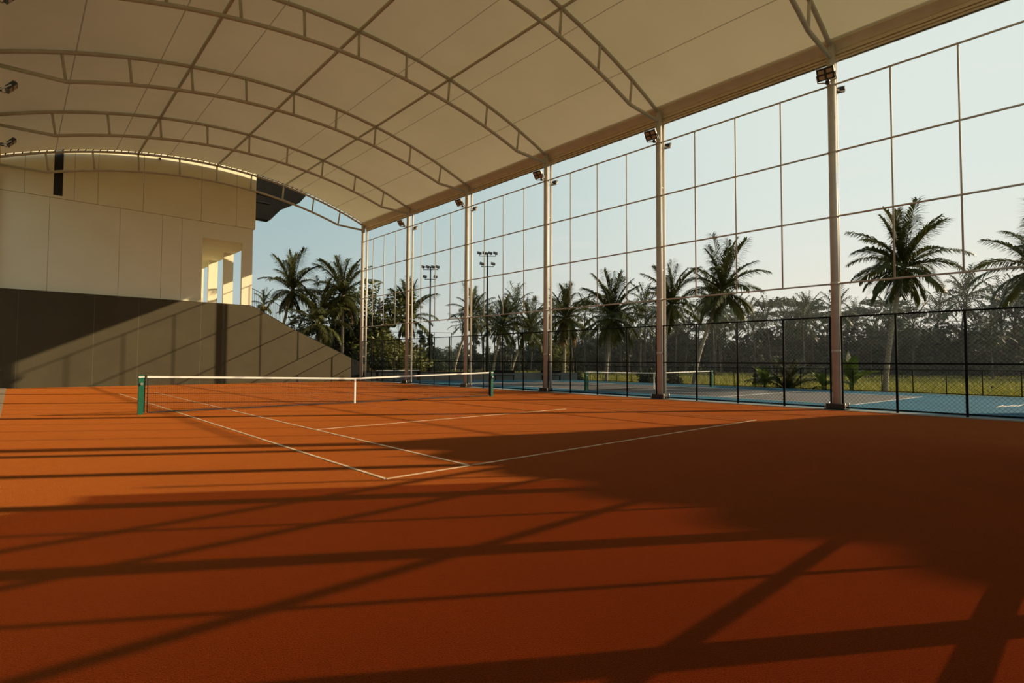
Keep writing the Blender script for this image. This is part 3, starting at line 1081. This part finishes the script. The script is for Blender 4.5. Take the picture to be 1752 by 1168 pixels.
def umbrella_kind(seed, h, spread, n, m):
    rg = random.Random(seed)
    blobs, br = [], []
    for i in range(13):
        a_ = i * 2.4
        d = spread * math.sqrt((i + 0.5) / 13)
        z = h * (0.97 - 0.16 * (d / spread) ** 2) - rg.uniform(0, 0.12) * h
        blobs.append((math.cos(a_) * d, math.sin(a_) * d, z, spread * 0.30, spread * 0.30, 0.035 * h))
        br.append((math.cos(a_) * d, math.sin(a_) * d, z - 0.1))
    return leaf_crown(blobs, n, 0.28, seed, m), woody(h * 0.85, 0.2, br, TRUNKD)


def place_tree(kind, loc, rz, sc, label, name='leafy_tree', cat='tree', group=None):
    t = thing(name, label, cat, (loc[0], loc[1], -0.4), rz, group)
    t.scale = (sc, sc, sc)
    link('foliage', kind[0], t)
    link('trunk', kind[1], t)
    return t


big = tree_kind(5, 9.0, 3.9, 15, 9000, 0.20, LEAFA, low=0.12)
big2 = tree_kind(6, 8.0, 3.4, 13, 7000, 0.20, LEAFB, low=0.1)
place_tree(big, (15.9, 27.2), 0.3, 1.08, 'broad olive green leafy tree behind the first two columns')
place_tree(big2, (14.2, 27.5), 1.3, 0.85, 'dark leafy tree between the straight palm and the corner column')
place_tree(big2, (12.9, 30.5), 2.3, 1.05, 'dark leafy tree behind the straight palm at the stairs')
place_tree(big, (20.2, 33.0), 2.0, 0.75, 'leafy tree behind the second column, lower than its neighbour')
bush = tree_kind(8, 2.0, 1.5, 9, 2500, 0.12, LEAFB, low=0.12)
bushA = tree_kind(9, 2.2, 1.3, 9, 2500, 0.13, LEAFA, low=0.12)
place_tree(bushA, (15.8, 24.0), 0.3, 1.1, 'green bush behind the white courtside rail seat', 'bush', 'bush')
place_tree(bushA, (18.2, 24.6), 1.3, 0.9, 'green bush at the foot of the left light mast', 'bush', 'bush')
place_tree(bush, (13.6, 24.2), 2.3, 1.25, 'dark bush just behind the corner column fence', 'bush', 'bush')
place_tree(bush, (27.8, 6.0), 0.0, 0.72, 'low dark bush behind the blue net, left of the column', 'bush', 'bush')
place_tree(bush, (27.6, 3.6), 1.0, 0.66, 'low dark bush behind the blue net, right of the column', 'bush', 'bush')
place_tree(bush, (32.5, -0.6), 2.2, 0.55, 'small round bush alone in the rice field', 'bush', 'bush')
place_tree(bushA, (40.0, 27.5), 0.4, 2.1, 'yellow green bushy tree behind the trunk over the blue net', 'bush', 'bush')
place_tree(bush, (28.2, 13.4), 0.9, 0.5, 'little bush at the low fence corner', 'bush', 'bush')

# young palm clump beyond the low fence
yp = thing('young_palm', 'bushy young palm clump beyond the low fence, before the tree line', 'palm tree', (27.6, -4.4, -0.4), 0)
for i in range(16):
    o = link('frond', FM[1 + i % 3][i % 2], yp)
    o.scale = (0.62 + 0.2 * (i % 3) / 2,) * 3
    o.location = (random.uniform(-0.3, 0.3), random.uniform(-0.3, 0.3), 0.05)
    o.rotation_euler = (random.uniform(-0.2, 0.2), 0, i * 2.4)
link('stem', trunk_mesh(0.7, (0.05, 0), 0.16, 0.1, TRUNKD), yp)


# banana plants
def banana_leaf(m, ln_, wd, e_, droop, label=None):
    mb = MB()
    n = 12
    pts = [Vector((0, 0, 0))]
    a_ = e_
    for i in range(n):
        a_ -= droop / n
        pts.append(pts[-1] + Vector((math.cos(a_), 0, math.sin(a_))) * ln_ / n)
    V, F = [], []
    for i, p_ in enumerate(pts):
        w_ = wd * math.sin(math.pi * min(1, (0.06 + 0.94 * i / n))) ** 0.6 if i > 2 else 0.03
        t_ = (pts[min(i + 1, n)] - pts[max(i - 1, 0)]).normalized()
        nn = Vector((-t_.z, 0, t_.x))
        V += [p_ + Vector((0, -w_, 0)) + nn * w_ * 0.35, p_ - nn * 0.012, p_ + Vector((0, w_, 0)) + nn * w_ * 0.35]
        if i:
            b_ = 3 * i
            F += [(b_ - 3, b_ - 2, b_ + 1, b_), (b_ - 2, b_ - 1, b_ + 2, b_ + 1)]
    mb.add(V, F, True)
    return mb.mesh('leaf', m)


bl = [banana_leaf(BANANA, 1.7, 0.26, R(75), R(30)), banana_leaf(BANANA, 1.5, 0.24, R(55), R(50)), banana_leaf(BANANA, 1.2, 0.22, R(30), R(70)), banana_leaf(PALEB, 1.6, 0.17, R(100), R(10))]
for (bx_, by_), sc, lb, pale in (((26.9, -8.2), 1.2, 'banana plant with one pale dry leaf beside the nearest column', True), ((27.0, -3.2), 0.85, 'small banana plant left of the young palm clump', False),
                                 ((26.8, -6.7), 0.7, 'small banana plant half hidden by the nearest column', False)):
    t = thing('banana_plant', lb, 'plant', (bx_, by_, -0.4), 0, 'banana plants along the low fence')
    t.scale = (sc,) * 3
    MB().tube([(0, 0, 0), (0, 0, 0.7)], [0.11, 0.07], 8).build('stem', BANANA, t)
    for i in range(8):
        o = link('leaf', bl[i % 3], t)
        o.location = (0, 0, 0.55)
        o.rotation_euler = (0, 0, i * 2.4 + bx_)
    if pale:
        o = link('leaf', bl[3], t, 'pale cream dry leaf')
        o.location = (0, -0.1, 0.6)
        o.rotation_euler = (0.1, 0.0, -2.2)
        for i in range(4):
            o = link('leaf', bl[2], t)
            o.location = (0.1, 0.2, 0.1)
            o.scale = (0.8,) * 3
            o.rotation_euler = (0, 0, i * 1.7)

# far tree line ---------------------------------------------------------
FFM = [frond_mesh('far_frond', R(e_), ln_, R(dr), FRONDF, 12, i, 0.17, 0.95) for i, (e_, dr, ln_) in
       enumerate(((84, 16, 3.4), (72, 28, 3.5), (56, 40, 3.4), (34, 48, 3.3), (6, 44, 3.1), (-26, 34, 2.7)))]


def far_crown(seed):
    rg = random.Random(seed)
    V, F = [], []
    n = 22
    for i in range(n):
        me = FFM[min(5, int(((i + 0.5) / n) ** 0.85 * 6))]
        mt = Matrix.Rotation(i * 2.4 + rg.uniform(-0.3, 0.3), 4, 'Z') @ Matrix.Rotation(rg.uniform(-0.25, 0.25), 4, 'X') @ Matrix.Scale(rg.uniform(0.85, 1.15), 4)
        o_ = len(V)
        V += [tuple(mt @ v_.co) for v_ in me.vertices]
        F += [tuple(o_ + q for q in p_.vertices) for p_ in me.polygons]
    m2 = bpy.data.meshes.new('crown')
    m2.from_pydata(V, [], F)
    m2.materials.append(FRONDF)
    return m2


CR = [far_crown(i) for i in range(4)]
FT = [trunk_mesh(h_, (ln_, ln_ * 0.5), 0.17, 0.11, DARKBARK) for h_, ln_ in ((8, 0.5), (10, -0.4), (11.5, 0.8))]
FTH = (8, 10, 11.5)
FTL = (0.5, -0.4, 0.8)


def far_palm(x, y, kind, sc, label, group):
    t = thing('coconut_palm', label, 'palm tree', (x, y, -0.4), random.uniform(0, 6.28), group)
    t.scale = (sc,) * 3
    link('trunk', FT[kind], t)
    o = link('crown', CR[random.randrange(4)], t)
    o.location = (FTL[kind], FTL[kind] * 0.5, FTH[kind])
    o.scale = (1.15,) * 3


def polar(az, d):
    return CAM[0] + math.sin(R(az)) * d, CAM[1] + math.cos(R(az)) * d


random.seed(21)
KB = [tree_kind(30 + i, 8 + i % 3, 4.4, 12, 2600, 0.42, LEAFB if i % 2 else LEAFC, low=0.05) for i in range(5)]
UM = [umbrella_kind(50 + i, 13, 5.2, 2300, LEAFC) for i in range(2)]
CONE = tree_kind(70, 9, 1.4, 9, 1600, 0.3, LEAFB, low=0.08)
a_ = 19.0
i = 0
while a_ < 96:
    d_ = random.uniform(98, 118) if a_ > 40 else random.uniform(95, 135)
    x, y = polar(a_, d_)
    hmul = 1.0 if a_ > 45 else 0.72
    place_tree(KB[i % 5], (x, y), random.uniform(0, 6.28), random.uniform(0.6, 1.0) * hmul, 'leafy tree in the far tree line beyond the rice field', 'leafy_tree', 'tree', 'leafy trees of the far tree line')
    if i % 2 == 0:
        x, y = polar(a_ + 0.5, d_ + random.uniform(14, 30))
        place_tree(KB[(i + 2) % 5], (x, y), random.uniform(0, 6.28), random.uniform(0.6, 1.15) * hmul, 'leafy tree in the far tree line beyond the rice field', 'leafy_tree', 'tree', 'leafy trees of the far tree line')
    a_ += 0.95
    i += 1
a_ = 38.0
i = 0
while a_ < 95:
    for rep_ in range(2):
        x, y = polar(a_ + random.uniform(-0.8, 0.8), random.uniform(82, 118))
        far_palm(x, y, random.randrange(3), random.uniform(0.6, 1.05), 'distant coconut palm rising from the far tree line', 'coconut palms of the far tree line')
    a_ += 1.35
    i += 1
for x, y, k_, sc, lb in ((81.2, -6.0, 1, 1.05, 'distant coconut palm tallest above the low fence, right of the tallest near palm'),
                         (70.6, -9.8, 0, 0.62, 'dark spreading coconut palm in the far field'),
                         (91.8, -8.9, 1, 1.0, 'slender distant coconut palm against bare sky near the frame edge'),
                         (50.5, 22.3, 0, 0.85, 'mid distance coconut palm behind the column at the blue net'),
                         (62.0, 18.0, 1, 0.85, 'mid distance coconut palm left of the leaning trunk'),
                         (66, 35, 0, 0.85, 'mid distance coconut palm over the blue court net')):
    far_palm(x, y, k_, sc, lb, None)
for (az_, d_), sc, k_, lb in (((69.5, 112), 1.12, 0, 'flat topped umbrella tree behind the nearest column'), ((76.5, 108), 1.0, 1, 'flat topped umbrella tree behind the tallest palm trunk'),
                              ((73.0, 125), 1.0, 0, 'flat topped umbrella tree between two others'), ((63.5, 118), 0.9, 1, 'thin flat topped tree right of the leaning palm')):
    x, y = polar(az_, d_)
    place_tree(UM[k_], (x, y), az_, sc, lb, 'umbrella_tree')
for az_, d_ in ((31.6, 90), (33.4, 95), (34.2, 88), (38.6, 92)):
    x, y = polar(az_, d_)
    place_tree(CONE, (x, y), az_, random.uniform(0.75, 1.0), 'narrow dark conical tree beyond the tall thin fence', 'conifer', 'tree', 'conical trees beyond the fence')

# field banks and rice blades
for az0, az1, d_, hh in ((20, 97, 60, 0.18), (20, 97, 84, 0.3), (20, 97, 46, 0.12)):
    mb = MB()
    pts = [Vector((*polar(az0 + (az1 - az0) * i / 30, d_ + 3 * math.sin(i * 1.7)), -0.40)) for i in range(31)]
    mb.tube(pts, hh, 6)
    mb.build('field_bank', SOIL)['kind'] = 'structure'
rg = np.random.default_rng(3)
nb = 42000
azs = rg.uniform(24, 92, nb)
ds = 32 + 70 * rg.uniform(0, 1, nb) ** 1.6
px, py = CAM[0] + np.sin(np.radians(azs)) * ds, CAM[1] + np.cos(np.radians(azs)) * ds
ok = (px > 27.6 + (py + 10) * 0.04) & (py < 60)
px, py, ds = px[ok], py[ok], ds[ok]
k_ = len(px)
hh = rg.uniform(0.22, 0.5, k_)
wd = 0.02 + 0.0011 * ds
th = rg.uniform(0, 6.28, k_)
lx, ly = rg.normal(0, 0.12, k_), rg.normal(0, 0.12, k_)
V = np.stack([np.stack([px - np.cos(th) * wd, py - np.sin(th) * wd, np.full(k_, -0.42)], 1), np.stack([px + np.cos(th) * wd, py + np.sin(th) * wd, np.full(k_, -0.42)], 1),
              np.stack([px + lx, py + ly, -0.40 + hh], 1)], 1).reshape(-1, 3)
me = bpy.data.meshes.new('rice_plants')
me.from_pydata(V.tolist(), [], np.arange(3 * k_).reshape(-1, 3).tolist())
me.materials.append(PADDYB)
o = link('rice_plants', me)
tag(o, 'yellow green rice plants covering the field beyond the low fence', 'rice')
o['kind'] = 'stuff'

# morning haze over the field
hz = bpy.data.materials.new('field_haze')
hz.use_nodes = True
t = hz.node_tree
t.nodes.clear()
vsn = N(t, 'ShaderNodeVolumeScatter')
vsn.inputs['Color'].default_value = (0.93, 0.96, 1.0, 1)
vsn.inputs['Density'].default_value = 0.00078
vsn.inputs['Anisotropy'].default_value = 0.25
t.links.new(vsn.outputs[0], N(t, 'ShaderNodeOutputMaterial').inputs['Volume'])
o = MB().box(30, 165, -120, 165, -0.39, 22).build('field_haze', hz)
tag(o, 'thin morning haze lying over the rice field and trees', 'haze')
o['kind'] = 'stuff'
